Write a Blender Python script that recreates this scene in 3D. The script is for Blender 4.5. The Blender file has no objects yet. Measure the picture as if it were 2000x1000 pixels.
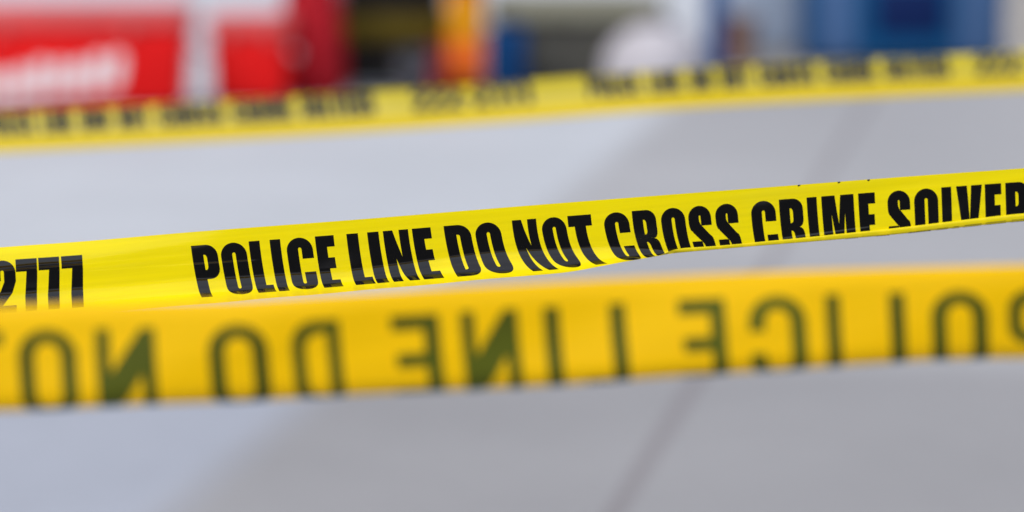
import bpy, bmesh, math, random
from mathutils import Vector, Matrix
R = math.radians
random.seed(7)
S = bpy.context.scene

# ------------------------------------------------------------------ camera
CAM_Z, PITCH, FOCAL = 1.5, R(6.8), 135.0
FPX = 2000 * FOCAL / 36.0
cd = bpy.data.cameras.new('camera'); cam = bpy.data.objects.new('camera', cd)
S.collection.objects.link(cam); S.camera = cam
cam.location = (0, 0, CAM_Z); cam.rotation_euler = (R(90) - PITCH, 0, 0)
cd.lens = FOCAL; cd.sensor_width = 36; cd.clip_start = 0.05; cd.clip_end = 2000
cd.dof.use_dof = True; cd.dof.focus_distance = 3.78; cd.dof.aperture_fstop = 2.8; cd.dof.aperture_blades = 9

# ------------------------------------------------------------------ sky, sun, exposure
SUN_EL, SUN_AZ = R(52), R(215)          # azimuth measured clockwise from +Y (behind the camera, to its left)
w = bpy.data.worlds.new('World'); S.world = w; w.use_nodes = True
nt = w.node_tree; bg = nt.nodes['Background']
sky = nt.nodes.new('ShaderNodeTexSky'); sky.sky_type = 'NISHITA'; sky.sun_disc = False
sky.sun_elevation = SUN_EL; sky.sun_rotation = SUN_AZ
sky.air_density = 1.0; sky.dust_density = 3.0; sky.ozone_density = 1.0
wc = nt.nodes.new('ShaderNodeTexCoord'); wn = nt.nodes.new('ShaderNodeTexNoise')     # thin broken cloud
wn.inputs['Scale'].default_value = 2.2; wn.inputs['Detail'].default_value = 5
wr = nt.nodes.new('ShaderNodeMapRange'); wr.inputs[1].default_value = .38; wr.inputs[2].default_value = .66; wr.inputs[3].default_value = .18; wr.inputs[4].default_value = .80
wm = nt.nodes.new('ShaderNodeMix'); wm.data_type = 'RGBA'; wm.inputs[7].default_value = (7.6, 7.7, 8.2, 1)
nt.links.new(wc.outputs['Generated'], wn.inputs['Vector']); nt.links.new(wn.outputs['Fac'], wr.inputs[0])
nt.links.new(wr.outputs[0], wm.inputs[0]); nt.links.new(sky.outputs[0], wm.inputs[6]); nt.links.new(wm.outputs[2], bg.inputs[0]); bg.inputs[1].default_value = 0.09
ld = bpy.data.lights.new('sun', 'SUN'); sun = bpy.data.objects.new('sun', ld); S.collection.objects.link(sun)
ld.energy = 1.5; ld.angle = R(24); ld.color = (1.0, 0.955, 0.90)
sd = Vector((math.sin(SUN_AZ) * math.cos(SUN_EL), math.cos(SUN_AZ) * math.cos(SUN_EL), math.sin(SUN_EL)))
sun.rotation_euler = sd.to_track_quat('Z', 'Y').to_euler()
S.view_settings.view_transform = 'Standard'; S.view_settings.look = 'None'
S.view_settings.exposure = 0.64; S.view_settings.gamma = 1
S.cycles.use_denoising = True
S.cycles.max_bounces = 10; S.cycles.transparent_max_bounces = 12

# ------------------------------------------------------------------ helpers
def at(px, py, d):
    """World point seen at photo pixel (px, py), d metres ahead of the camera."""
    x, y = (px - 1000) / FPX, (500 - py) / FPX
    v = Vector((x, math.cos(PITCH) + y * math.sin(PITCH), -math.sin(PITCH) + y * math.cos(PITCH)))
    return Vector((0, 0, CAM_Z)) + v * (d / v.y)
def ground(px, py):
    x, y = (px - 1000) / FPX, (500 - py) / FPX
    v = Vector((x, math.cos(PITCH) + y * math.sin(PITCH), -math.sin(PITCH) + y * math.cos(PITCH)))
    return v * (CAM_Z / -v.z)

def mat(name, col, rough=0.5, spec=0.5, noise=0.0, nscale=20.0, metal=0.0, bump=0.0):
    m = bpy.data.materials.new(name); m.use_nodes = True
    t = m.node_tree; b = t.nodes['Principled BSDF']
    b.inputs['Roughness'].default_value = rough; b.inputs['Specular IOR Level'].default_value = spec
    b.inputs['Metallic'].default_value = metal; b.inputs['Base Color'].default_value = (*col, 1)
    if noise:
        tc = t.nodes.new('ShaderNodeTexCoord'); n = t.nodes.new('ShaderNodeTexNoise'); n.inputs['Scale'].default_value = nscale
        n.inputs['Detail'].default_value = 6
        r = t.nodes.new('ShaderNodeMapRange'); r.inputs[1].default_value = .3; r.inputs[2].default_value = .7
        r.inputs[3].default_value = 1 - noise; r.inputs[4].default_value = 1 + noise
        mx = t.nodes.new('ShaderNodeVectorMath'); mx.operation = 'SCALE'; mx.inputs[0].default_value = col
        t.links.new(tc.outputs['Object'], n.inputs['Vector']); t.links.new(n.outputs['Fac'], r.inputs[0])
        t.links.new(r.outputs[0], mx.inputs['Scale']); t.links.new(mx.outputs[0], b.inputs['Base Color'])
        if bump:
            bp = t.nodes.new('ShaderNodeBump'); bp.inputs['Strength'].default_value = bump; bp.inputs['Distance'].default_value = .01
            t.links.new(n.outputs['Fac'], bp.inputs['Height']); t.links.new(bp.outputs[0], b.inputs['Normal'])
    return m

def obj(name, bm, m, parent=None, smooth=True):
    me = bpy.data.meshes.new(name); bm.to_mesh(me); bm.free()
    for p in me.polygons: p.use_smooth = smooth
    o = bpy.data.objects.new(name, me); S.collection.objects.link(o)
    if m: me.materials.append(m)
    if parent: o.parent = parent
    return o
def thing(name, label, cat, loc, rz=0, group=None):
    o = bpy.data.objects.new(name, None); S.collection.objects.link(o)
    o.location = loc; o.rotation_euler = (0, 0, rz); o.empty_display_size = .1
    o['label'] = label; o['category'] = cat
    if group: o['group'] = group
    return o
def bx(bm, x0, x1, y0, y1, z0, z1, bev=0.0, taper=1.0, seg=2):
    """Box; taper scales the footprint at the bottom."""
    cx, cy = (x0 + x1) / 2, (y0 + y1) / 2
    vs = []
    for z, k in ((z0, taper), (z1, 1)):
        for x, y in ((x0, y0), (x1, y0), (x1, y1), (x0, y1)):
            vs.append(bm.verts.new((cx + (x - cx) * k, cy + (y - cy) * k, z)))
    fs = [bm.faces.new([vs[i] for i in f]) for f in ((3, 2, 1, 0), (4, 5, 6, 7), (0, 1, 5, 4), (1, 2, 6, 5), (2, 3, 7, 6), (3, 0, 4, 7))]
    if bev:
        es = list({e for f in fs for e in f.edges})
        bmesh.ops.bevel(bm, geom=es, offset=bev, segments=seg, profile=.5, affect='EDGES')
def lathe(bm, prof, n=32, cx=0, cy=0, sx=1, sy=1, lump=None):
    rings = []
    for k, (r, z) in enumerate(prof):
        ring = []
        for i in range(n):
            a = 2 * math.pi * i / n
            q = 1 + (lump(a, z) if lump else 0)
            ring.append(bm.verts.new((cx + r * q * sx * math.cos(a), cy + r * q * sy * math.sin(a), z)))
        rings.append(ring)
    for a, b in zip(rings, rings[1:]):
        for i in range(n):
            bm.faces.new((a[i], a[(i + 1) % n], b[(i + 1) % n], b[i]))
    bm.faces.new(rings[0][::-1]); bm.faces.new(rings[-1])
def tube(bm, pts, r, n=10):
    pts = [Vector(p) for p in pts]; rings = []
    for i, p in enumerate(pts):
        d = (pts[min(i + 1, len(pts) - 1)] - pts[max(i - 1, 0)]).normalized()
        a = d.orthogonal().normalized() if not rings else (ref - d * ref.dot(d)).normalized()
        ref = a; b = d.cross(a)
        rings.append([bm.verts.new(p + r * (math.cos(2 * math.pi * k / n) * a + math.sin(2 * math.pi * k / n) * b)) for k in range(n)])
    for a, b in zip(rings, rings[1:]):
        for i in range(n):
            bm.faces.new((a[i], a[(i + 1) % n], b[(i + 1) % n], b[i]))
    bm.faces.new(rings[0][::-1]); bm.faces.new(rings[-1])
def interp(tab, x):
    """Smooth (monotone-ish cubic) interpolation of a table of (x, y)."""
    if x <= tab[0][0]: return tab[0][1]
    if x >= tab[-1][0]: return tab[-1][1]
    for i in range(len(tab) - 1):
        if tab[i][0] <= x <= tab[i + 1][0]: break
    def slope(j):
        if j == 0 or j == len(tab) - 1:
            k = max(0, min(j, len(tab) - 2))
            return (tab[k + 1][1] - tab[k][1]) / (tab[k + 1][0] - tab[k][0])
        a = (tab[j][1] - tab[j - 1][1]) / (tab[j][0] - tab[j - 1][0]); b = (tab[j + 1][1] - tab[j][1]) / (tab[j + 1][0] - tab[j][0])
        return 0 if a * b <= 0 else 2 * a * b / (a + b)
    x0, y0 = tab[i]; x1, y1 = tab[i + 1]; h = x1 - x0; t = (x - x0) / h
    m0, m1 = slope(i) * h, slope(i + 1) * h
    return (2*t**3 - 3*t*t + 1) * y0 + (t**3 - 2*t*t + t) * m0 + (-2*t**3 + 3*t*t) * y1 + (t**3 - t*t) * m1

# ------------------------------------------------------------------ ground: one concrete sheet with cast slabs
# joint lines of the paving, as they run over the ground
A0, A1 = ground(330, 1000), ground(1250, 260)
dirn = (A1 - A0).normalized(); ang = math.atan2(dirn.y, dirn.x); perp = Vector((dirn.y, -dirn.x, 0))
pA = A0.dot(perp); pB = (ground(1215, 1000).dot(perp) + ground(1345, 750).dot(perp)) / 2
SLAB = pB - pA
bm = bmesh.new()
vs = [bm.verts.new(p) for p in ((-600, -600, 0), (600, -600, 0), (600, 900, 0), (-600, 900, 0))]
bm.faces.new(vs)
gm = bpy.data.materials.new('concrete'); gm.use_nodes = True; t = gm.node_tree; b = t.nodes['Principled BSDF']
b.inputs['Roughness'].default_value = .62; b.inputs['Specular IOR Level'].default_value = .35
def N(kind, **kw):
    n = t.nodes.new(kind)
    for k, v in kw.items(): setattr(n, k, v)
    return n
def M(op, a, b_=None, c=None, clamp=False):
    n = N('ShaderNodeMath', operation=op); n.use_clamp = clamp
    for i, v in enumerate((a, b_, c)):
        if v is None: continue
        if isinstance(v, (int, float)): n.inputs[i].default_value = v
        else: t.links.new(v, n.inputs[i])
    return n.outputs[0]
tc = N('ShaderNodeTexCoord'); sx = N('ShaderNodeSeparateXYZ'); t.links.new(tc.outputs['Object'], sx.inputs[0])
p = M('ADD', M('MULTIPLY', sx.outputs[0], perp.x), M('MULTIPLY', sx.outputs[1], perp.y))
q = M('ADD', M('MULTIPLY', sx.outputs[0], dirn.x), M('MULTIPLY', sx.outputs[1], dirn.y))
k = M('DIVIDE', M('SUBTRACT', p, pA), SLAB)
cell = M('FLOOR', k); fr = M('FRACT', k)
dj = M('MULTIPLY', M('MINIMUM', fr, M('SUBTRACT', 1.0, fr)), SLAB)     # metres from a long joint
kq = M('DIVIDE', M('ADD', q, 1.1), 3.4); fq = M('FRACT', kq)
dq = M('MULTIPLY', M('MINIMUM', fq, M('SUBTRACT', 1.0, fq)), 3.4)
joint = M('MULTIPLY', M('MULTIPLY_ADD', dj, -1 / .012, 2.2, True), M('MULTIPLY_ADD', M('COMPARE', k, 1.0, .3), .54, .06))
jointq = M('MULTIPLY', M('MULTIPLY_ADD', dq, -1 / .008, 1.5, True), .10)
n1 = N('ShaderNodeTexNoise'); n1.inputs['Scale'].default_value = .9; n1.inputs['Detail'].default_value = 5
n2 = N('ShaderNodeTexNoise'); n2.inputs['Scale'].default_value = 9; n2.inputs['Detail'].default_value = 8; n2.inputs['Roughness'].default_value = .7
n3 = N('ShaderNodeTexNoise'); n3.inputs['Scale'].default_value = 120; n3.inputs['Detail'].default_value = 4
for n in (n1, n2, n3): t.links.new(tc.outputs['Object'], n.inputs['Vector'])
tone = M('ADD', M('MULTIPLY', M('SUBTRACT', n1.outputs[0], .5), .30),
         M('ADD', M('MULTIPLY', M('SUBTRACT', n2.outputs[0], .5), .22), M('MULTIPLY', M('SUBTRACT', n3.outputs[0], .5), .25)))
wn = N('ShaderNodeTexWhiteNoise', noise_dimensions='2D'); cx = N('ShaderNodeCombineXYZ')
t.links.new(cell, cx.inputs[0]); t.links.new(M('FLOOR', kq), cx.inputs[1]); t.links.new(cx.outputs[0], wn.inputs['Vector'])
tone = M('ADD', tone, M('MULTIPLY', M('SUBTRACT', wn.outputs[0], .5), .06))
pale = M('MULTIPLY_ADD', M('ADD', k, M('MULTIPLY', M('SUBTRACT', n2.outputs[0], .5), .06)), -SLAB / .16, .5, True)                                            # the paler pour of concrete on that side of the joint
qn = (ground(300, 690).dot(dirn) + ground(900, 690).dot(dirn)) / 2                # the ground is a little darker and bluer on the near side
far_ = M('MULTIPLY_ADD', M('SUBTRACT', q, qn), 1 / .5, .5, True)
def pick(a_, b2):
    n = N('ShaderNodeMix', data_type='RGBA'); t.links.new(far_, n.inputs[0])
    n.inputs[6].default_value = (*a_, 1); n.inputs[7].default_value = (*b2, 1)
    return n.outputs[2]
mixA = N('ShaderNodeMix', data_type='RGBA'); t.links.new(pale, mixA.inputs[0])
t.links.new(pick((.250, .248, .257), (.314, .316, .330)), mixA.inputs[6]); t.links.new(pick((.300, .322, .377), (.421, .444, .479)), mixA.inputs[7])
sc = N('ShaderNodeVectorMath', operation='SCALE'); t.links.new(mixA.outputs[2], sc.inputs[0]); t.links.new(M('ADD', tone, 1.0), sc.inputs['Scale'])
mixJ = N('ShaderNodeMix', data_type='RGBA'); t.links.new(M('MULTIPLY', M('MAXIMUM', joint, jointq), .8), mixJ.inputs[0])
t.links.new(sc.outputs[0], mixJ.inputs[6]); mixJ.inputs[7].default_value = (.13, .105, .11, 1)
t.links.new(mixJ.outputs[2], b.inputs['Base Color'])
bp = N('ShaderNodeBump'); bp.inputs['Strength'].default_value = .25; bp.inputs['Distance'].default_value = .004
t.links.new(n3.outputs[0], bp.inputs['Height']); t.links.new(bp.outputs[0], b.inputs['Normal'])
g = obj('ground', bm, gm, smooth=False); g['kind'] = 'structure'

# unseen dark sheet behind the camera, added so upright ink mirrors black
dark_sheet = mat('dark_sheet', (.032, .032, .034), .85, .25, noise=.2, nscale=30, bump=.3)
bm = bmesh.new(); vs = [bm.verts.new(p_) for p_ in ((-300, -70, .004), (300, -70, .004), (300, -2.2, .004), (-300, -2.2, .004))]; bm.faces.new(vs)
o = obj('dark_reflection_sheet', bm, dark_sheet, smooth=False); o['kind'] = 'structure'

# ------------------------------------------------------------------ letter shapes (height 100, y down), stem t, bar b
def arc(x0, y0, x1, y1, vert_first, n=9):
    """Quarter ellipse from (x0,y0) to (x1,y1); vert_first: it leaves vertically."""
    out = []
    for i in range(n + 1):
        a = math.pi / 2 * i / n
        if vert_first: out.append((x1 + (x0 - x1) * math.cos(a), y0 + (y1 - y0) * math.sin(a)))
        else: out.append((x0 + (x1 - x0) * math.sin(a), y1 + (y0 - y1) * math.cos(a)))
    return out
def rrect(x0, y0, x1, y1, rx, ry):
    return (arc(x0, y0 + ry, x0 + rx, y0, True) + arc(x1 - rx, y0, x1, y0 + ry, False)
            + arc(x1, y1 - ry, x1 - rx, y1, True) + arc(x0 + rx, y1, x0, y1 - ry, False))
def glyph(c, w, t, b):
    """Contours of a capital or digit, even-odd filled, in a box w wide and 100 high."""
    ry, rx = min(w * .46, 36), w / 2
    xi0, xi1 = t, w - t; iw = (xi1 - xi0) / 2; ir = min(ry * (iw / rx) * 1.15, 30)
    if c == 'O': return [rrect(0, 0, w, 100, rx, ry), rrect(xi0, b, xi1, 100 - b, iw, ir)]
    if c == 'C':
        return [[(w, 38), (w, ry)] + arc(w, ry, rx, 0, True) + arc(rx, 0, 0, ry, False) + arc(0, 100 - ry, rx, 100, True)
                + arc(rx, 100, w, 100 - ry, False) + [(w, 62), (xi1, 62)] + arc(xi1, 100 - b - ir, rx, 100 - b, True)
                + arc(rx, 100 - b, xi0, 100 - b - ir, False) + arc(xi0, b + ir, rx, b, True) + arc(rx, b, xi1, b + ir, False) + [(xi1, 38)]]
    if c == 'D':
        return [[(0, 0)] + arc(w * .5, 0, w, ry * .95, False) + arc(w, 100 - ry * .95, w * .5, 100, True) + [(0, 100)],
                [(t, b)] + arc(t + iw * .5, b, xi1, b + ir, False) + arc(xi1, 100 - b - ir, t + iw * .5, 100 - b, True) + [(t, 100 - b)]]
    if c == 'P':
        return [[(0, 0)] + arc(w * .55, 0, w, 21, False) + arc(w, 42, w * .6, 61, True) + [(t, 61), (t, 100), (0, 100)],
                [(t, b)] + arc(t + iw * .6, b, xi1, b + 7, False) + arc(xi1, 61 - b - 6, t + iw * .6, 61 - b + 1, True) + [(t, 61 - b + 1)]]
    if c == 'R':
        return [[(0, 0)] + arc(w * .58, 0, w, 19, False) + arc(w, 36, w * .82, 51.5, True) + arc(w * .82, 52.5, w, 66, False) + [(w * 1.01, 100), (w - t * .93, 100)]
                + arc(w - t, 68, t + iw * .4, 58, True) + [(t, 58), (t, 100), (0, 100)],
                [(t, b)] + arc(t + iw * .6, b, xi1, b + 7, False) + arc(xi1, 37, t + iw * .6, 44, True) + [(t, 44)]]
    if c == 'E':
        return [[(0, 0), (w, 0), (w, b * 1.15), (t, b * 1.15), (t, 50 - b * .6), (w * .93, 50 - b * .6), (w * .93, 50 + b * .52), (t, 50 + b * .52),
                 (t, 100 - b * 1.15), (w * 1.02, 100 - b * 1.15), (w * 1.02, 100), (0, 100)]]
    if c == 'L': return [[(0, 0), (t, 0), (t, 100 - b * 1.15), (w, 100 - b * 1.15), (w, 100), (0, 100)]]
    if c == 'I': return [[(0, 0), (w, 0), (w, 100), (0, 100)]]
    if c == 'N':
        s = t * .86
        return [[(0, 0), (s, 0), (w - s, 48 + (t > 18) * 0), (w - s, 0), (w, 0), (w, 100), (w - s * 1.02, 100), (s, 51), (s, 100), (0, 100)]]
    if c == 'T':
        a = (w - t) / 2
        return [[(0, 0), (w, 0), (w, b * 1.15), (a + t, b * 1.15), (a + t, 100), (a, 100), (a, b * 1.15), (0, b * 1.15)]]
    if c == 'M':
        s = t * .88
        return [[(0, 0), (t * 1.25, 0), (w / 2, 52), (w - t * 1.25, 0), (w, 0), (w, 100), (w - s, 100), (w - s, 34), (w / 2 + 6, 100), (w / 2 - 6, 100), (s, 34), (s, 100), (0, 100)]]
    if c == 'V': return [[(0, 0), (t, 0), (w / 2, 64), (w - t, 0), (w, 0), (w * .74, 100), (w * .26, 100)]]
    if c == 'S':
        return [[(w, 36), (xi1, 36)] + arc(xi1, b + ir, rx, b, True)[:] + arc(rx, b, xi0, b + ir, False) + [(xi0, 28), (xi0 + 2, 33), (w * .84, 52)]
                + arc(w * .9, 55, w, 70, False) + arc(w, 100 - ry, rx, 100, True) + arc(rx, 100, 0, 100 - ry, False) + [(0, 64), (xi0, 64)]
                + arc(xi0, 100 - b - ir, rx, 100 - b, True) + arc(rx, 100 - b, xi1, 100 - b - ir, False) + [(xi1, 72), (xi1 - 2, 67), (w * .14, 48)]
                + arc(w * .10, 45, 0, 30, False) + arc(0, ry, rx, 0, True) + arc(rx, 0, w, ry, False)]
    if c == '7': return [[(0, 0), (w, 0), (w, 24), (w * .95, 60), (w * .93, 100), (w * .93 - t, 100), (w * .93 - t, 66), (w - t * .95, b * 1.25), (0, b * 1.25)]]
    if c == '2':
        return [[(0, 36), (0, ry)] + arc(0, ry, rx, 0, True) + arc(rx, 0, w, ry, False) + [(w, 38), (w * .86, 58), (w * .48, 80), (w, 80), (w, 100), (0, 100), (0, 82), (w * .42, 54)]
                + [(xi1, 38)] + arc(xi1, b + ir, rx, b, True) + arc(rx, b, xi0, b + ir, False) + [(xi0, 36)]]
    if c == '-': return [[(0, 44), (w, 44), (w, 60), (0, 60)]]
    return []
def trapezoids(contours, step):
    """Even-odd fill cut into thin trapezoids between rows."""
    ys = {round(y, 4) for c in contours for _, y in c}
    ys = sorted(ys | {i * step for i in range(int(100 / step) + 1)})
    edges = [(c[i], c[(i + 1) % len(c)]) for c in contours for i in range(len(c)) if abs(c[i][1] - c[(i + 1) % len(c)][1]) > 1e-6]
    out = []
    for ya, yb in zip(ys, ys[1:]):
        if yb - ya < 1e-4: continue
        ym = (ya + yb) / 2; hit = []
        for (xa, y0), (xb, y1) in edges:
            if min(y0, y1) < ym < max(y0, y1):
                f = lambda y: xa + (xb - xa) * (y - y0) / (y1 - y0)
                hit.append((f(ym), f(ya), f(yb)))
        hit.sort()
        for h0, h1 in zip(hit[::2], hit[1::2]):
            out.append((ya, yb, h0[1], h1[1], h0[2], h1[2]))
    return out

# ------------------------------------------------------------------ tapes: bent plastic film, printed on one side
class Tape:
    """A film of width W hanging from its top edge; top: table px -> (py), depth: table px -> metres ahead.
    phi(px, s): lean of the film at s metres below its top edge (positive = lower part comes forward)."""
    def __init__(self, top, depth, W, phi, shear, x0, x1, nu, ns, low=None):
        self.x0, self.x1, self.nu, self.ns = x0, x1, nu, ns
        self.low = low or (lambda px: W)                    # where the film ends, metres along it from its top edge
        self.P = []; self.Nn = []
        for i in range(nu + 1):
            px = x0 + (x1 - x0) * i / nu
            T = at(px, interp(top, px), interp(depth, px))
            e = 4.0
            Ta = at(px - e, interp(top, px - e), interp(depth, px - e)); Tb = at(px + e, interp(top, px + e), interp(depth, px + e))
            tan = (Tb - Ta).normalized()
            n = Vector((tan.y, -tan.x, 0)).normalized()
            up = n.cross(tan); up = up if up.z > 0 else -up
            row, nrow = [], []; D = Nf = 0.0; Wp = self.low(px); ds = Wp / ns
            for j in range(ns + 1):
                s = Wp * j / ns
                f = phi(px, s)
                row.append(T - up * D + n * Nf + tan * shear(px, s))
                nrow.append((n * math.cos(f) + up * math.sin(f)).normalized())
                fm = phi(px, s + ds / 2)
                D += ds * math.cos(fm); Nf += ds * math.sin(fm)
            self.P.append(row); self.Nn.append(nrow)
    def point(self, px, s, off):
        a = min(max((px - self.x0) / (self.x1 - self.x0) * self.nu, 0), self.nu - 1e-6); b = min(max(s / self.low(px) * self.ns, 0), self.ns - 1e-6)
        i, j = int(a), int(b); u, v = a - i, b - j
        def bl(G): return G[i][j] * ((1-u)*(1-v)) + G[i+1][j] * (u*(1-v)) + G[i][j+1] * ((1-u)*v) + G[i+1][j+1] * (u*v)
        n = bl(self.Nn).normalized()
        return bl(self.P) + n * off, n
    def build(self, name, m, origin):
        vs = [p - origin for r in self.P for p in r]; fs = []; w_ = self.ns + 1
        for i in range(self.nu):
            for j in range(self.ns):
                fs.append((i*w_ + j, i*w_ + j + 1, (i+1)*w_ + j + 1, (i+1)*w_ + j))
        me = bpy.data.meshes.new(name); me.from_pydata(vs, [], fs); me.materials.append(m)
        for p_ in me.polygons: p_.use_smooth = True
        o = bpy.data.objects.new(name, me); S.collection.objects.link(o); o.location = origin
        return o
    def lettering(self, letters, s0, h, m, parent, side=1, mirror=False, step=2.0, off=.00012, dx=9.0, stem=None, bar=17, extra=()):
        """letters: (char, px left, px right); s0: top of the letters below the film's edge; h: their height (m)."""
        origin = parent.location; vs, ns_, fs = [], [], []
        def quad(pts):
            if any(s > self.low(px) for px, s in pts): return
            k0 = len(vs)
            for px, s in pts:
                P_, n = self.point(px, s, off * side); vs.append(P_ - origin); ns_.append(n)
            fs.append((k0, k0 + 3, k0 + 2, k0 + 1) if mirror else (k0, k0 + 1, k0 + 2, k0 + 3))
        for c, xa, xb in letters:
            wpx = xb - xa; wu = stem[1](c); k = wpx / wu
            for (ya, yb, a0, a1, b0, b1) in trapezoids(glyph(c, wu, wu if c == 'I' else stem[0], bar), step):
                n = max(1, int((max(a1, b1) - min(a0, b0)) * abs(k) / dx))
                for i in range(n):
                    f0, f1 = i / n, (i + 1) / n
                    X = lambda v: (xb - v * k) if mirror else (xa + v * k)
                    quad([(X(a0 + (a1-a0)*f0), s0 + h*ya/100), (X(b0 + (b1-b0)*f0), s0 + h*yb/100),
                          (X(b0 + (b1-b0)*f1), s0 + h*yb/100), (X(a0 + (a1-a0)*f1), s0 + h*ya/100)])
        for pts in extra: quad(pts)
        me = bpy.data.meshes.new('lettering'); me.from_pydata(vs, [], fs); me.materials.append(m)
        for p_ in me.polygons: p_.use_smooth = True
        me.normals_split_custom_set_from_vertices(ns_)
        o = bpy.data.objects.new('lettering', me); S.collection.objects.link(o); o.parent = parent
        return o
def film(name, col, rough, trans, ior=1.5, wrinkle=0.0, back=None, spec=.5, clear=0.0):
    """Thin coloured polythene: a glossy diffuse face that also lets light glow through."""
    m = bpy.data.materials.new(name); m.use_nodes = True; t = m.node_tree; b = t.nodes['Principled BSDF']
    b.inputs['Base Color'].default_value = (*col, 1); b.inputs['Roughness'].default_value = rough; b.inputs['IOR'].default_value = ior; b.inputs['Specular IOR Level'].default_value = spec
    tr = t.nodes.new('ShaderNodeBsdfTranslucent'); tr.inputs[0].default_value = (*(back or col), 1)
    mx = t.nodes.new('ShaderNodeMixShader'); mx.inputs[0].default_value = trans
    t.links.new(b.outputs[0], mx.inputs[1]); t.links.new(tr.outputs[0], mx.inputs[2])
    t.links.new(mx.outputs[0], t.nodes['Material Output'].inputs[0])
    if clear:
        tp = t.nodes.new('ShaderNodeBsdfTransparent'); tp.inputs[0].default_value = (.95, .85, .45, 1)
        m2 = t.nodes.new('ShaderNodeMixShader'); m2.inputs[0].default_value = clear
        t.links.new(mx.outputs[0], m2.inputs[1]); t.links.new(tp.outputs[0], m2.inputs[2])
        t.links.new(m2.outputs[0], t.nodes['Material Output'].inputs[0])
    if wrinkle:
        tc = t.nodes.new('ShaderNodeTexCoord'); m0 = t.nodes.new('ShaderNodeMapping'); m0.inputs['Rotation'].default_value = (0, R(4.6), 0)
        mp = t.nodes.new('ShaderNodeMapping'); mp.inputs['Scale'].default_value = (4, 4, 170)
        n = t.nodes.new('ShaderNodeTexNoise'); n.inputs['Scale'].default_value = 1.0; n.inputs['Detail'].default_value = 3
        bp = t.nodes.new('ShaderNodeBump'); bp.inputs['Strength'].default_value = wrinkle; bp.inputs['Distance'].default_value = .002
        t.links.new(tc.outputs['Object'], m0.inputs[0]); t.links.new(m0.outputs[0], mp.inputs[0]); t.links.new(mp.outputs[0], n.inputs['Vector'])
        t.links.new(n.outputs[0], bp.inputs['Height']); t.links.new(bp.outputs[0], b.inputs['Normal'])
        # uneven pigment in the stretched film
        rg = t.nodes.new('ShaderNodeMapRange'); rg.inputs[1].default_value = .3; rg.inputs[2].default_value = .7; rg.inputs[3].default_value = .90; rg.inputs[4].default_value = 1.03
        vm = t.nodes.new('ShaderNodeVectorMath'); vm.operation = 'SCALE'; vm.inputs[0].default_value = col
        t.links.new(n.outputs[0], rg.inputs[0]); t.links.new(rg.outputs[0], vm.inputs['Scale']); t.links.new(vm.outputs[0], b.inputs['Base Color'])
    return m
ink = mat('black_ink', (.001, .001, .0012), rough=.08, spec=.7)
BOLD = (21.8, lambda c: {'I': 21.8, 'E': 37, 'L': 36, 'M': 66, 'T': 46, 'V': 52, '7': 41, 'S': 47, '-': 30}.get(c, 50))
PLAIN = (16.5, lambda c: {'I': 16.5, 'E': 50, 'L': 46, 'T': 56}.get(c, 60))
def smooth(a, b_, x):
    x = min(max((x - a) / (b_ - a), 0), 1); return x * x * (3 - 2 * x)

# the tape in focus
W2 = .080
top2 = [(-700, 528), (-300, 503), (0, 483), (160, 470), (370, 451.5), (700, 427.5), (1000, 404), (1250, 384.5), (1520, 364), (1740, 347), (2000, 328.5), (2300, 306), (2700, 276)]
top2 = [(-700, 540), (-300, 509), (0, 483), (160, 471.5), (370, 453.5), (700, 428.5), (1000, 404), (1250, 384.5), (1520, 364), (1740, 347), (2000, 328.5), (2300, 306), (2700, 276)]
dep2 = [(-700, 3.65), (0, 3.70), (1000, 3.78), (2000, 3.86), (2700, 3.91)]
tip2 = [(-700, 30), (0, 28), (200, 24), (340, 12), (470, 4), (700, 1), (1020, 2), (1520, -2), (2000, 1), (2700, 1)]          # lean of the top edge
end2 = [(-700, 86), (0, 86), (370, 87), (700, 85), (1020, 86), (1180, 102), (1250, 122), (1310, 250), (1400, 365), (1500, 380), (2700, 380)]
len2 = [(-700, .050), (0, .050), (370, .046), (700, .041), (1020, .036), (1180, .026), (1250, .0165), (1310, .0090), (1400, .0095), (1500, .0115), (1750, .0180), (2000, .0210), (2700, .021)]   # film taken up by the curl
bot2 = [(-700, .0665), (0, .0665), (370, .0665), (700, .0670), (1020, .0665), (1180, .0610), (1250, .0598), (1310, .0588), (1500, .0582), (1700, .0578), (1850, .0556), (2000, .0532), (2700, .051)]  # depth of the lowest line below the top edge
def curl(px, x):
    tot = interp(end2, px); g_ = .25 * min(1, max(0, (tot - 90) / 250))
    th = tot * ((1 - g_) * x + g_ * x * x)
    wl = 1 - smooth(650, 980, px)
    th = th * (1 - wl) + wl * tot * interp([(0, 0), (.12, .10), (.26, .24), (.42, .72), (.6, .88), (1, 1)], x)
    return R(th - math.degrees(.44) * smooth(150, 320, tot) * math.sin(R(2 * th)))
_c = {}
def s0_2(px):
    k_ = round(px * 2)
    if k_ not in _c:
        L = interp(len2, px); D = best = 0.0
        for i in range(60):
            D += L / 60 * math.cos(curl(px, (i + .5) / 60)); best = max(best, D)
        _c[k_] = interp(bot2, px) - best
    return _c[k_]
def low2(px): return s0_2(px) + interp(len2, px)
she2 = [(-700, -.002), (0, -.002), (160, -.001), (300, .003), (380, .006), (620, .005), (900, .0095), (1040, .0155), (1150, .0155), (1250, .0115), (1500, .004), (1700, .001), (2000, -.001), (2700, 0)]
band2 = [(-700, 1), (0, 1), (500, 1), (700, .7), (900, .15), (1050, 0), (2700, 0)]
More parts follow.
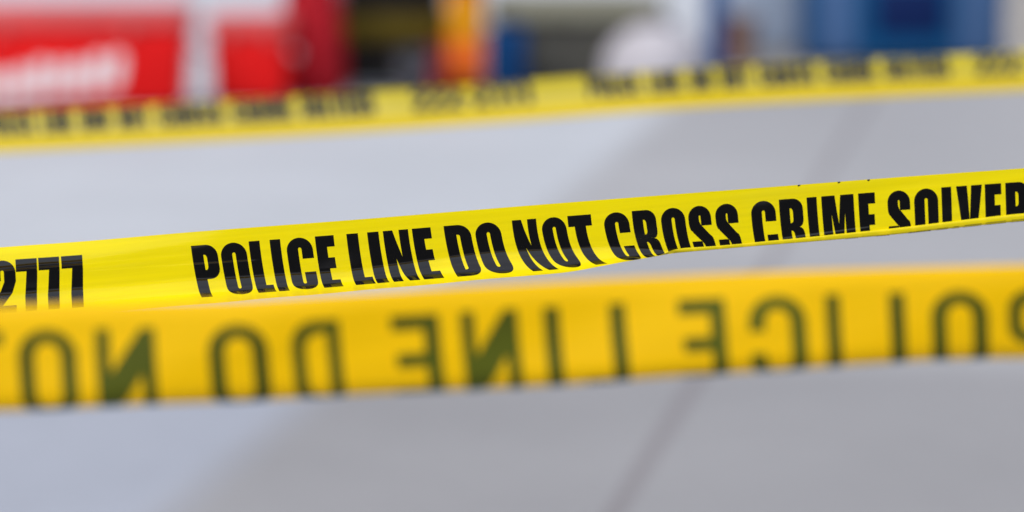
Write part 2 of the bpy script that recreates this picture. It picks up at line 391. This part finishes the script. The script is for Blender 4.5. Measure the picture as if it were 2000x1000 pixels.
def phi2(px, s):
    f = interp(tip2, px) * (1 - smooth(0, .026, s))
    s0 = s0_2(px)
    if s > s0: f += math.degrees(curl(px, (s - s0) / interp(len2, px)))
    # fine creases running along the film
    for xa, xb, sa, sb, amp in ((830, 1010, .0475, .0500, 10), (1490, 1730, .0535, .0470, 9), (120, 520, .0290, .0325, 6), (560, 960, .0585, .0560, 9), (-60, 380, .0235, .0215, 5)):
        if xa < px < xb:
            f += amp * smooth(xa, xa + 60, px) * (1 - smooth(xb - 60, xb, px)) * math.exp(-((s - sa - (sb - sa) * (px - xa) / (xb - xa)) / .0009) ** 2)
    f += .9 * math.sin(px * .011 + s * 90) + .5 * math.sin(px * .031 + 2 + s * 40)
    return R(f)
def shear2(px, s):
    return interp(she2, px) * (s / .066) ** (1.9 + 1.3 * smooth(850, 1050, px))
T2 = Tape(top2, dep2, W2, phi2, shear2, -700, 2700, 850, 200, low=low2)
yellow = film('yellow_film', (.97, .80, .001), .15, .28, back=(.99, .84, .001), spec=.48, wrinkle=.10)
o2 = T2.build('barricade_tape', yellow, at(1000, 450, 3.78))
o2['label'] = 'sharp yellow police tape with bold black lettering, lower edge curling up, between two blurred tapes'
o2['category'] = 'barricade tape'; o2['group'] = 'yellow police tapes strung across the plaza'
LET2 = [('2', -26, 27), ('7', 28, 69.5), ('7', 72.5, 113), ('7', 117, 158), ('P', 370, 420), ('O', 426, 477), ('L', 483, 518), ('I', 524, 544.5), ('C', 555, 606), ('E', 612.5, 649),
        ('L', 674, 711), ('I', 714.5, 736.5), ('N', 745, 794), ('E', 801.5, 838), ('D', 863.5, 915), ('O', 923, 974), ('N', 997.5, 1045), ('O', 1054, 1102), ('T', 1106, 1152),
        ('C', 1175.5, 1225), ('R', 1232, 1278), ('O', 1287.5, 1335), ('S', 1341, 1385.5), ('S', 1394, 1438.5), ('C', 1464.5, 1512.5), ('R', 1520, 1565.5), ('I', 1574, 1593.5),
        ('M', 1602.5, 1665.5), ('E', 1674.5, 1707), ('S', 1731, 1775), ('O', 1783, 1830), ('L', 1837, 1869), ('V', 1866, 1916.5), ('E', 1922, 1954), ('R', 1962, 2006), ('S', 2013, 2056),
        ('2', 2130, 2176), ('2', 2182, 2228), ('2', 2234, 2280), ('-', 2286, 2306), ('2', 2312, 2358), ('7', 2364, 2402), ('7', 2408, 2446), ('7', 2452, 2490),
        ('S', -115, -66)]
LET2 = [l for l in LET2 if l[0] != 'S' or l[1] > 0]
specks = [[(x, .0001), (x, .0018), (x + 5, .0012), (x + 5, .0001)] for x in (1558, 1636, 1694)]
def lip(px, f): return s0_2(px) + f * interp(len2, px)
fringe = []
for xa, xb in ((1640, 1668), (1702, 1730), (1766, 1812), (1822, 1846), (1854, 1868), (1876, 1912), (1918, 1960), (1968, 2010)):
    k0 = .29; k1 = .345 + .11 * smooth(1600, 1950, xa)
    fringe.append([(xa, lip(xa, k0)), (xa + 3, lip(xa + 3, k1)), (xb, lip(xb, k1)), (xb, lip(xb, k0))])
T2.lettering(LET2, .0135, .0555, ink, o2, stem=BOLD, bar=17.5, step=1.2, dx=5, extra=specks)
fr2 = T2.lettering([], .0135, .0555, ink, o2, stem=BOLD, off=.0003, side=-1, extra=fringe)

# the near tape, its unprinted side to the camera, the words showing through mirrored
K1 = 2.70 / 2.55; W1 = .092 * K1
top1 = [(-700, 622), (0, 597), (400, 588), (700, 572), (1050, 551), (1550, 529), (2000, 517), (2700, 502)]
dep1 = [(-700, 2.65), (1000, 2.70), (2700, 2.75)]
def phi1(px, s):
    s = s / K1; dn = interp([(900, 0), (1400, .0015), (2000, .0052), (2700, .006)], px)
    f = 24 * (1 - smooth(0, .016, s)) + 4 - 100 * smooth(.054 - dn, .084 - dn, s)
    return R(f + 4.5 * math.sin(px * .005 + s * 34) + 2.5 * math.sin(px * .013 + 1 + s * 90))
T1 = Tape(top1, dep1, W1, phi1, lambda px, s: .002 * (s / .066) ** 2, -700, 2700, 420, 80)
amber = film('amber_film', (.95, .575, .001), .30, .28, back=(.99, .60, .001), spec=.2, wrinkle=.10)
o1 = T1.build('barricade_tape', amber, at(1000, 650, 2.70))
o1['label'] = 'blurred amber police tape nearest the camera, its thin lettering showing through mirrored'
o1['category'] = 'barricade tape'; o1['group'] = 'yellow police tapes strung across the plaza'
LET1 = [('P', 1972, 2072), ('O', 1820, 1932), ('L', 1684, 1769), ('I', 1614, 1642), ('C', 1462, 1574), ('E', 1325, 1416), ('L', 1138, 1222), ('I', 1063, 1094), ('N', 900, 1012), ('E', 764, 858),
        ('D', 568, 664), ('O', 408, 522), ('N', 190, 306), ('O', 38, 152), ('T', -100, 8)]
LET1 = [(c, a_ - 6, b2 - 6) for c, a_, b2 in LET1]
olive_ink = mat('ink_seen_through_film', (.066, .078, .004), .4, .2, noise=.38, nscale=9)
T1.lettering(LET1, .0172 * K1, .0615 * K1, olive_ink, o1, mirror=True, stem=PLAIN, bar=14, step=3, dx=12, off=.0002)

# the far tape
K3 = 6.5 / 7.6; W3 = .108 * K3
top3 = [(-900, 256), (0, 219), (540, 190), (1000, 159), (1300, 136), (2000, 99), (2900, 48)]
dep3 = [(-900, 6.3), (1000, 6.5), (2900, 6.7)]
def phi3(px, s):
    s = s / K3
    return R(14 * (1 - smooth(0, .03, s)) + 10 + 8 * smooth(.05, .075, s) + 166 * smooth(.0795, .0830, s) + 3 * math.sin(px * .004 + min(s, .08) * 40))
T3 = Tape(top3, dep3, W3, phi3, lambda px, s: 0.0035 * (s / .043), -900, 2900, 300, 90)
o3 = T3.build('barricade_tape', film('lemon_film', (.97, .78, .001), .35, .3, spec=.2, clear=.42), at(1000, 200, 6.5))
o3['label'] = 'farthest blurred yellow police tape crossing in front of the red and blue things'
o3['category'] = 'barricade tape'; o3['group'] = 'yellow police tapes strung across the plaza'
def words(items):
    out = []
    for word, xa, xb in items:
        wu = [BOLD[1](c) for c in word]; gap = 4.5; k = (xb - xa) / (sum(wu) + gap * (len(word) - 1)); x = xa
        for c, u in zip(word, wu): out.append((c, x, x + u * k)); x += (u + gap) * k
    return out
LET3 = words([('POLICE', -36, 64), ('LINE', 78, 139), ('DO', 155, 209), ('NOT', 226, 288), ('CROSS', 306, 432), ('CRIME', 450, 566), ('SOLVERS', 583, 728), ('222-2777', 800, 1035),
              ('POLICE', 1142, 1245), ('LINE', 1263, 1326), ('DO', 1344, 1386), ('NOT', 1404, 1460), ('CROSS', 1477, 1588), ('CRIME', 1606, 1704), ('SOLVERS', 1722, 1850), ('222-2777', 1900, 2110)])
T3.lettering(LET3, .0002, .049 * K3, ink, o3, stem=(24, BOLD[1]), bar=17.5, step=4, dx=12)

# ------------------------------------------------------------------ things standing across the plaza, far out of focus
red = mat('red_plastic', (.62, .006, .006), .38, .14, noise=.06, nscale=6)
redlid = mat('highlight_red_plastic', (.56, .09, .09), .4, .14, noise=.1, nscale=8)  # paler than the body: the lid's highlight is put into its colour
darkred = mat('dark_red_canvas', (.33, .008, .016), .75, .14, noise=.25, nscale=9, bump=.5)
white = mat('white_plastic', (.72, .68, .70), .5, .14, noise=.05)
sackw = mat('white_woven_sack', (.43, .42, .46), .8, .14, noise=.08, nscale=12, bump=.6)
black = mat('black_rubber', (.010, .009, .009), .6, .14, noise=.2)
olive = mat('olive_paint', (.085, .062, .004), .6, .14, noise=.25, nscale=10)
greyp = mat('grey_plastic', (.055, .055, .07), .5, .14, noise=.15)
orange = mat('orange_plastic', (.60, .105, .008), .5, .14, noise=.12, nscale=9)
amberp = mat('amber_band', (.60, .25, .004), .45, .14, noise=.1)
crimson = mat('crimson_plastic', (.33, .01, .03), .5, .14)
blue = mat('blue_plastic', (.004, .055, .19), .42, .14, noise=.1)
midblue = mat('blue_steel', (.055, .118, .26), .45, .14, noise=.1, nscale=4)
teal = mat('deep_blue_paint', (.002, .07, .20), .4, .14, noise=.06)
navy = mat('navy_panel', (.001, .012, .075), .5, .14)
stone = mat('dark_stone', (.065, .065, .058), .8, .14, noise=.3, nscale=8, bump=.5)
rim = mat('lichened_stone', (.22, .22, .17), .85, .14, noise=.2, nscale=8, bump=.4)
clay = mat('terracotta', (.15, .085, .06), .8, .14, noise=.2)
pale = mat('pale_grey_paint', (.27, .33, .43), .5, .14, noise=.06, nscale=5)
conc = mat('cast_concrete', (.30, .29, .28), .85, .14, noise=.15, nscale=9, bump=.4)
steel = mat('steel', (.35, .36, .38), .35, .5, metal=.9)

def base(px, d, rz=0): p_ = at(px, 500, d); return (p_.x * 1.0, d, 0)
def mm(px, d): return px * d / FPX * 1.0
D0 = 19.6
def X(px, d): return (px - 1000) / FPX * d * 1.005

def cooler(px0, px1, d, h, depth, label, mark, rz=0.0):
    cx = (X(px0, d) + X(px1, d)) / 2; w_ = X(px1, d) - X(px0, d)
    c = thing('ice_chest', label, 'ice chest', (cx, d + depth / 2, 0), rz, 'red ice chests at the far side')
    bm = bmesh.new(); bx(bm, -w_/2, w_/2, -depth/2, depth/2, .02, h * .80, .018, .95); obj('body', bm, red, c)
    bm = bmesh.new(); bx(bm, -w_/2 - .012, w_/2 + .012, -depth/2 - .012, depth/2 + .012, h * .80 + .003, h, .022); obj('lid', bm, redlid, c)
    bm = bmesh.new(); bx(bm, -w_/2 * .9, w_/2 * .9, -depth/2 * .88, depth/2 * .88, 0, .018, .004); obj('foot_plate', bm, black, c)
    for s in (-1, 1):
        bm = bmesh.new(); tube(bm, [(s * (w_/2 - .004), -.09, h * .62), (s * (w_/2 + .03), -.085, h * .55), (s * (w_/2 + .03), .085, h * .55), (s * (w_/2 - .004), .09, h * .62)], .011)
        obj('handle', bm, white, c)
        bm = bmesh.new(); bx(bm, s * w_ * .26 - .02, s * w_ * .26 + .02, -depth/2 - .026, -depth/2 - .0125, h * .72, h * .88, .004); obj('latch', bm, redlid, c)
    if mark:
        # rising row of rounded white strokes moulded on the front
        def yy(z): return -depth/2 * (.95 + .05 * max(0, (z - .02)) / (h * .80 - .02))
        bm = bmesh.new(); n = 9
        for i in range(n):
            f = (i + .5) / n; xc = -w_/2 * .93 + w_ * .70 * f; pw = w_ * .70 / n * (.40 + .05 * math.sin(i * 2.3))
            top = h * (.34 + .22 * f + .03 * math.sin(i * 1.9)); bot = h * (.06 + .17 * f)
            out = rrect(xc - pw, bot, xc + pw, top, pw * .9, (top - bot) * .3)
            out = [(x + (z - bot) * .18, z) for x, z in out]
            a_ = [bm.verts.new((x, yy(z) - .005, z)) for x, z in out]; b2 = [bm.verts.new((x, yy(z) + .002, z)) for x, z in out]
            bm.faces.new(a_); bm.faces.new(b2[::-1])
            for q_ in range(len(out)):
                bm.faces.new((a_[q_], b2[q_], b2[(q_ + 1) % len(out)], a_[(q_ + 1) % len(out)]))
        bmesh.ops.recalc_face_normals(bm, faces=bm.faces)
        obj('emblem', bm, white, c, smooth=False)
    return c
cooler(-110, 366, 18.5, .50, .48, 'long red ice chest with a rising white emblem at the far left', True)
cooler(413, 564, 18.8, .44, .36, 'small plain red ice chest beside the dark red sack', False)

def sack(px0, px1, d, h, m, name, label, cat, tie, seed):
    rnd = random.Random(seed); cx = (X(px0, d) + X(px1, d)) / 2; r = (X(px1, d) - X(px0, d)) / 2
    c = thing(name, label, cat, (cx, d + r, 0))
    ph = [rnd.uniform(0, 6.28) for _ in range(6)]
    lump = lambda a, z: .05 * math.sin(3 * a + ph[0] + 7 * z) + .035 * math.sin(5 * a + ph[1] - 11 * z) + .02 * math.sin(9 * a + ph[2] + 23 * z)
    prof = [(r * .72, 0), (r * .92, h * .05), (r * .97, h * .2), (r * .96, h * .4), (r * .9, h * .55), (r * .74, h * .7), (r * .48, h * .81), (r * .24, h * .87), (r * .19, h * .90)]
    bm = bmesh.new(); lathe(bm, prof, 40, lump=lump); obj('bag_body', bm, m, c)
    bm = bmesh.new(); lathe(bm, [(r * .19, h * .901), (r * .27, h * .94), (r * .38, h * 1.0), (r * .30, h * .985)], 28, lump=lambda a, z: .16 * math.sin(6 * a + ph[3])); obj('gathered_neck', bm, m, c)
    bm = bmesh.new(); lathe(bm, [(r * .20, h * .882), (r * .25, h * .89), (r * .25, h * .905), (r * .20, h * .912)], 20); obj('tie', bm, tie, c)
    return c
sack(550, 674, 19.1, .92, darkred, 'canvas_sack', 'dark red tied sack between the small red chest and the black cart', 'sack', black, 3)
sack(1180, 1392, 19.6, .39, sackw, 'woven_sack', 'fat white sack tied at the neck in front of the dark stone planter', 'sack', greyp, 5)

# black cart with an olive tray
d = 19.55; cx = (X(660, d) + X(874, d)) / 2; w_ = X(874, d) - X(660, d)
c = thing('vending_cart', 'black cart with olive tray standing behind the grey bucket', 'cart', (cx, d + .3, 0))
bm = bmesh.new(); bx(bm, -w_/2 + .01, w_/2 - .01, -.25, .25, .045, .262, .01); obj('lower_bin', bm, black, c)
bm = bmesh.new(); bx(bm, -w_/2, w_/2, -.28, .28, .265, .40, .012); obj('tray', bm, olive, c)
bm = bmesh.new(); bx(bm, -w_/2 + .02, w_/2 - .02, -.26, .26, .403, .72, .01); obj('upper_bin', bm, black, c)
bm = bmesh.new(); bx(bm, -w_/2 - .01, w_/2 + .01, -.29, .29, .723, .755, .01); obj('counter_top', bm, black, c)
for sx_ in (-1, 1):
    for sy_ in (-1, 1):
        x_ = sx_ * (w_/2 - .06); y_ = sy_ * .20; bm = bmesh.new()
        prof = [(.012, -.012), (.019, -.010), (.020, 0), (.019, .010), (.012, .012)]
        lathe(bm, prof, 20); bmesh.ops.rotate(bm, verts=bm.verts, cent=(0, 0, 0), matrix=Matrix.Rotation(R(90), 3, 'Y')); bmesh.ops.translate(bm, verts=bm.verts, vec=(x_, y_, .020))
        wh = obj('wheel', bm, black, c)
        bm = bmesh.new(); bx(bm, x_ - .022, x_ + .022, y_ - .012, y_ + .012, .022, .0445, .002); obj('bracket', bm, steel, wh)

def bucket(px0, px1, d, h, m, name, label, cat):
    cx = (X(px0, d) + X(px1, d)) / 2; r = (X(px1, d) - X(px0, d)) / 2
    c = thing(name, label, cat, (cx, d + r, 0))
    bm = bmesh.new(); lathe(bm, [(r * .78, 0), (r * .80, .006), (r * .95, h * .97), (r, h * .975), (r, h), (r * .93, h), (r * .76, .02)], 32); obj('pail', bm, m, c)
    bm = bmesh.new(); pts = [(r * 1.0 * math.cos(a), -r * .75 * math.sin(a) * 1.0, h * .93 - .25 * h * math.sin(a)) for a in [math.pi * i / 16 for i in range(17)]]
    pts = [(x, y - (r * .32 if 0 < i < 16 else 0), z) for i, (x, y, z) in enumerate(pts)]
    tube(bm, pts, .004, 8); obj('handle', bm, steel, c)
bucket(774, 846, 19.1, .245, greyp, 'bucket', 'grey bucket in front of the black cart', 'bucket')
bucket(838, 884, 19.5, .265, crimson, 'bucket', 'crimson bucket squeezed in beside the orange traffic drum', 'bucket')

# orange traffic drum
d = 19.3; cx = (X(872, d) + X(948, d)) / 2; r = (X(948, d) - X(872, d)) / 2
c = thing('traffic_drum', 'slim orange traffic drum with amber band next to the crimson bucket', 'traffic drum', (cx, d + r, 0))
bm = bmesh.new(); lathe(bm, [(r * 1.25, 0), (r * 1.28, .008), (r * 1.25, .035), (r * 1.02, .05)], 32); obj('base_ring', bm, black, c)
bm = bmesh.new(); lathe(bm, [(r, .052), (r * .99, .285)], 32); obj('drum_body', bm, orange, c)
bm = bmesh.new(); lathe(bm, [(r * .99, .287), (r * 1.0, .30), (r * .95, .52), (r * .93, .53)], 32); obj('amber_band', bm, amberp, c)
bm = bmesh.new(); lathe(bm, [(r * .92, .532), (r * .9, .80), (r * .6, .86), (r * .2, .88)], 32); obj('drum_top', bm, orange, c)

# blue jerrycan
d = 19.8; cx = (X(950, d) + X(1026, d)) / 2; w_ = X(1026, d) - X(950, d)
c = thing('jerrycan', 'narrow deep blue jerrycan between the orange drum and the stone planter', 'jerrycan', (cx, d + .14, 0))
bm = bmesh.new(); bx(bm, -w_/2, w_/2, -.14, .14, 0, .325, .02); obj('can_body', bm, blue, c)
bm = bmesh.new(); tube(bm, [(0, -.06, .32), (0, -.055, .365), (0, .06, .365), (0, .065, .32)], .012); obj('handle', bm, blue, c)
bm = bmesh.new(); lathe(bm, [(.022, .326), (.024, .33), (.024, .36), (.02, .363)], 20, 0, -.1); obj('screw_cap', bm, black, c)

# stone planter
d = 19.95; cx = (X(968, d) + X(1285, d)) / 2; w_ = X(1285, d) - X(968, d)
c = thing('stone_planter', 'dark stone planter with pale rim behind the white sack', 'planter', (cx, d + .3, 0))
bm = bmesh.new(); bx(bm, -w_/2, w_/2, -.25, .25, 0, .345, .015, .985); obj('trough', bm, stone, c)
bm = bmesh.new()
for x0, x1, y0, y1 in ((-w_/2 - .03, w_/2 + .03, -.29, -.19), (-w_/2 - .03, w_/2 + .03, .19, .29), (-w_/2 - .03, -w_/2 + .07, -.188, .188), (w_/2 - .07, w_/2 + .03, -.188, .188)):
    bx(bm, x0, x1, y0, y1, .348, .47, .008)
obj('rim', bm, rim, c)
bm = bmesh.new(); bx(bm, -w_/2 + .075, w_/2 - .075, -.185, .185, .35, .43, .01); obj('soil', bm, black, c)

# blue post
d = 19.8; cx = X(1396, d)
c = thing('steel_post', 'slim blue steel post between the white sack and the clay pot', 'post', (cx, d + .05, 0))
bm = bmesh.new(); bx(bm, -.05, .05, -.05, .05, .012, 1.1, .008); obj('shaft', bm, blue, c)
bm = bmesh.new(); bx(bm, -.085, .085, -.085, .085, 0, .011, .002); obj('base_plate', bm, steel, c)
bm = bmesh.new(); bx(bm, -.056, .056, -.056, .056, 1.102, 1.13, .008); obj('cap', bm, teal, c)

# clay pot
d = 21.3; cx = X(1440, d)
c = thing('clay_pot', 'brown clay pot at the foot of the pale cabinet', 'flower pot', (cx, d + .12, 0))
bm = bmesh.new(); lathe(bm, [(.075, 0), (.077, .004), (.105, .24)], 28); obj('bowl', bm, clay, c)
bm = bmesh.new(); lathe(bm, [(.106, .242), (.116, .244), (.118, .29), (.104, .292), (.1, .27)], 28); obj('rim', bm, clay, c)

# pale cabinet
d = 21.8; cx = (X(1418, d) + X(1562, d)) / 2; w_ = X(1562, d) - X(1418, d)
c = thing('utility_cabinet', 'pale blue grey utility cabinet beside the blue container', 'cabinet', (cx, d + .2, 0))
bm = bmesh.new(); bx(bm, -w_/2, w_/2, -.18, .18, .08, 1.15, .01); obj('housing', bm, pale, c)
bm = bmesh.new(); bx(bm, -w_/2 + .02, w_/2 - .02, -.16, .16, 0, .078, .004); obj('plinth', bm, conc, c)
bm = bmesh.new(); bx(bm, -w_/2 + .03, w_/2 - .03, -.192, -.1805, .12, 1.10, .003); dr = obj('door', bm, pale, c)
bm = bmesh.new(); bx(bm, w_/2 - .075, w_/2 - .05, -.215, -.193, .55, .68, .004); obj('handle', bm, black, dr)

# blue container with a navy panel
d = 21.6; xa, xb = X(1566, d), X(1962, d); cx = (xa + xb) / 2; w_ = xb - xa
c = thing('rubbish_container', 'wide blue rubbish container with navy front panel at the far right', 'container', (cx, d + .45, 0))
bm = bmesh.new(); bx(bm, -w_/2, w_/2, -.40, .40, .040, 1.05, .02, .985); obj('body', bm, midblue, c)
xl, xr = X(1690, d) - cx, X(1862, d) - cx
bm = bmesh.new(); bx(bm, xl, xr, -.425, -.402, .06, 1.0, .004); fp = obj('front_frame', bm, teal, c)
bm = bmesh.new(); bx(bm, X(1706, d) - cx, X(1842, d) - cx, -.437, -.4255, .17, .455, .004); obj('panel', bm, navy, fp)
bm = bmesh.new(); bx(bm, xl - .055, xl - .012, -.43, -.402, .05, 1.02, .006); obj('rib', bm, teal, c)
bm = bmesh.new(); bx(bm, -w_/2 + .004, -w_/2 + .06, -.43, -.402, .05, 1.02, .006); obj('rib', bm, teal, c)
bm = bmesh.new(); bx(bm, -w_/2 - .02, w_/2 + .02, -.43, .43, 1.053, 1.12, .02); obj('lid', bm, teal, c)
for sx_ in (-1, 1):
    for sy_ in (-1, 1):
        bm = bmesh.new(); lathe(bm, [(.010, -.012), (.017, -.011), (.019, 0), (.017, .011), (.010, .012)], 20)
        bmesh.ops.rotate(bm, verts=bm.verts, cent=(0, 0, 0), matrix=Matrix.Rotation(R(90), 3, 'Y')); bmesh.ops.translate(bm, verts=bm.verts, vec=(sx_ * (w_/2 - .12), sy_ * .28, .019))
        obj('wheel', bm, black, c)

# concrete bollard
d = 21.4; cx = X(1998, d)
c = thing('concrete_bollard', 'grey concrete bollard right of the blue container', 'bollard', (cx, d + .1, 0))
bm = bmesh.new(); lathe(bm, [(.115, 0), (.115, .03), (.098, .035), (.09, .8), (.07, .85), (.03, .87)], 32); obj('column', bm, conc, c)
bm = bmesh.new(); lathe(bm, [(.0935, .66), (.096, .665), (.096, .72), (.0935, .725)], 32); obj('collar', bm, steel, c)
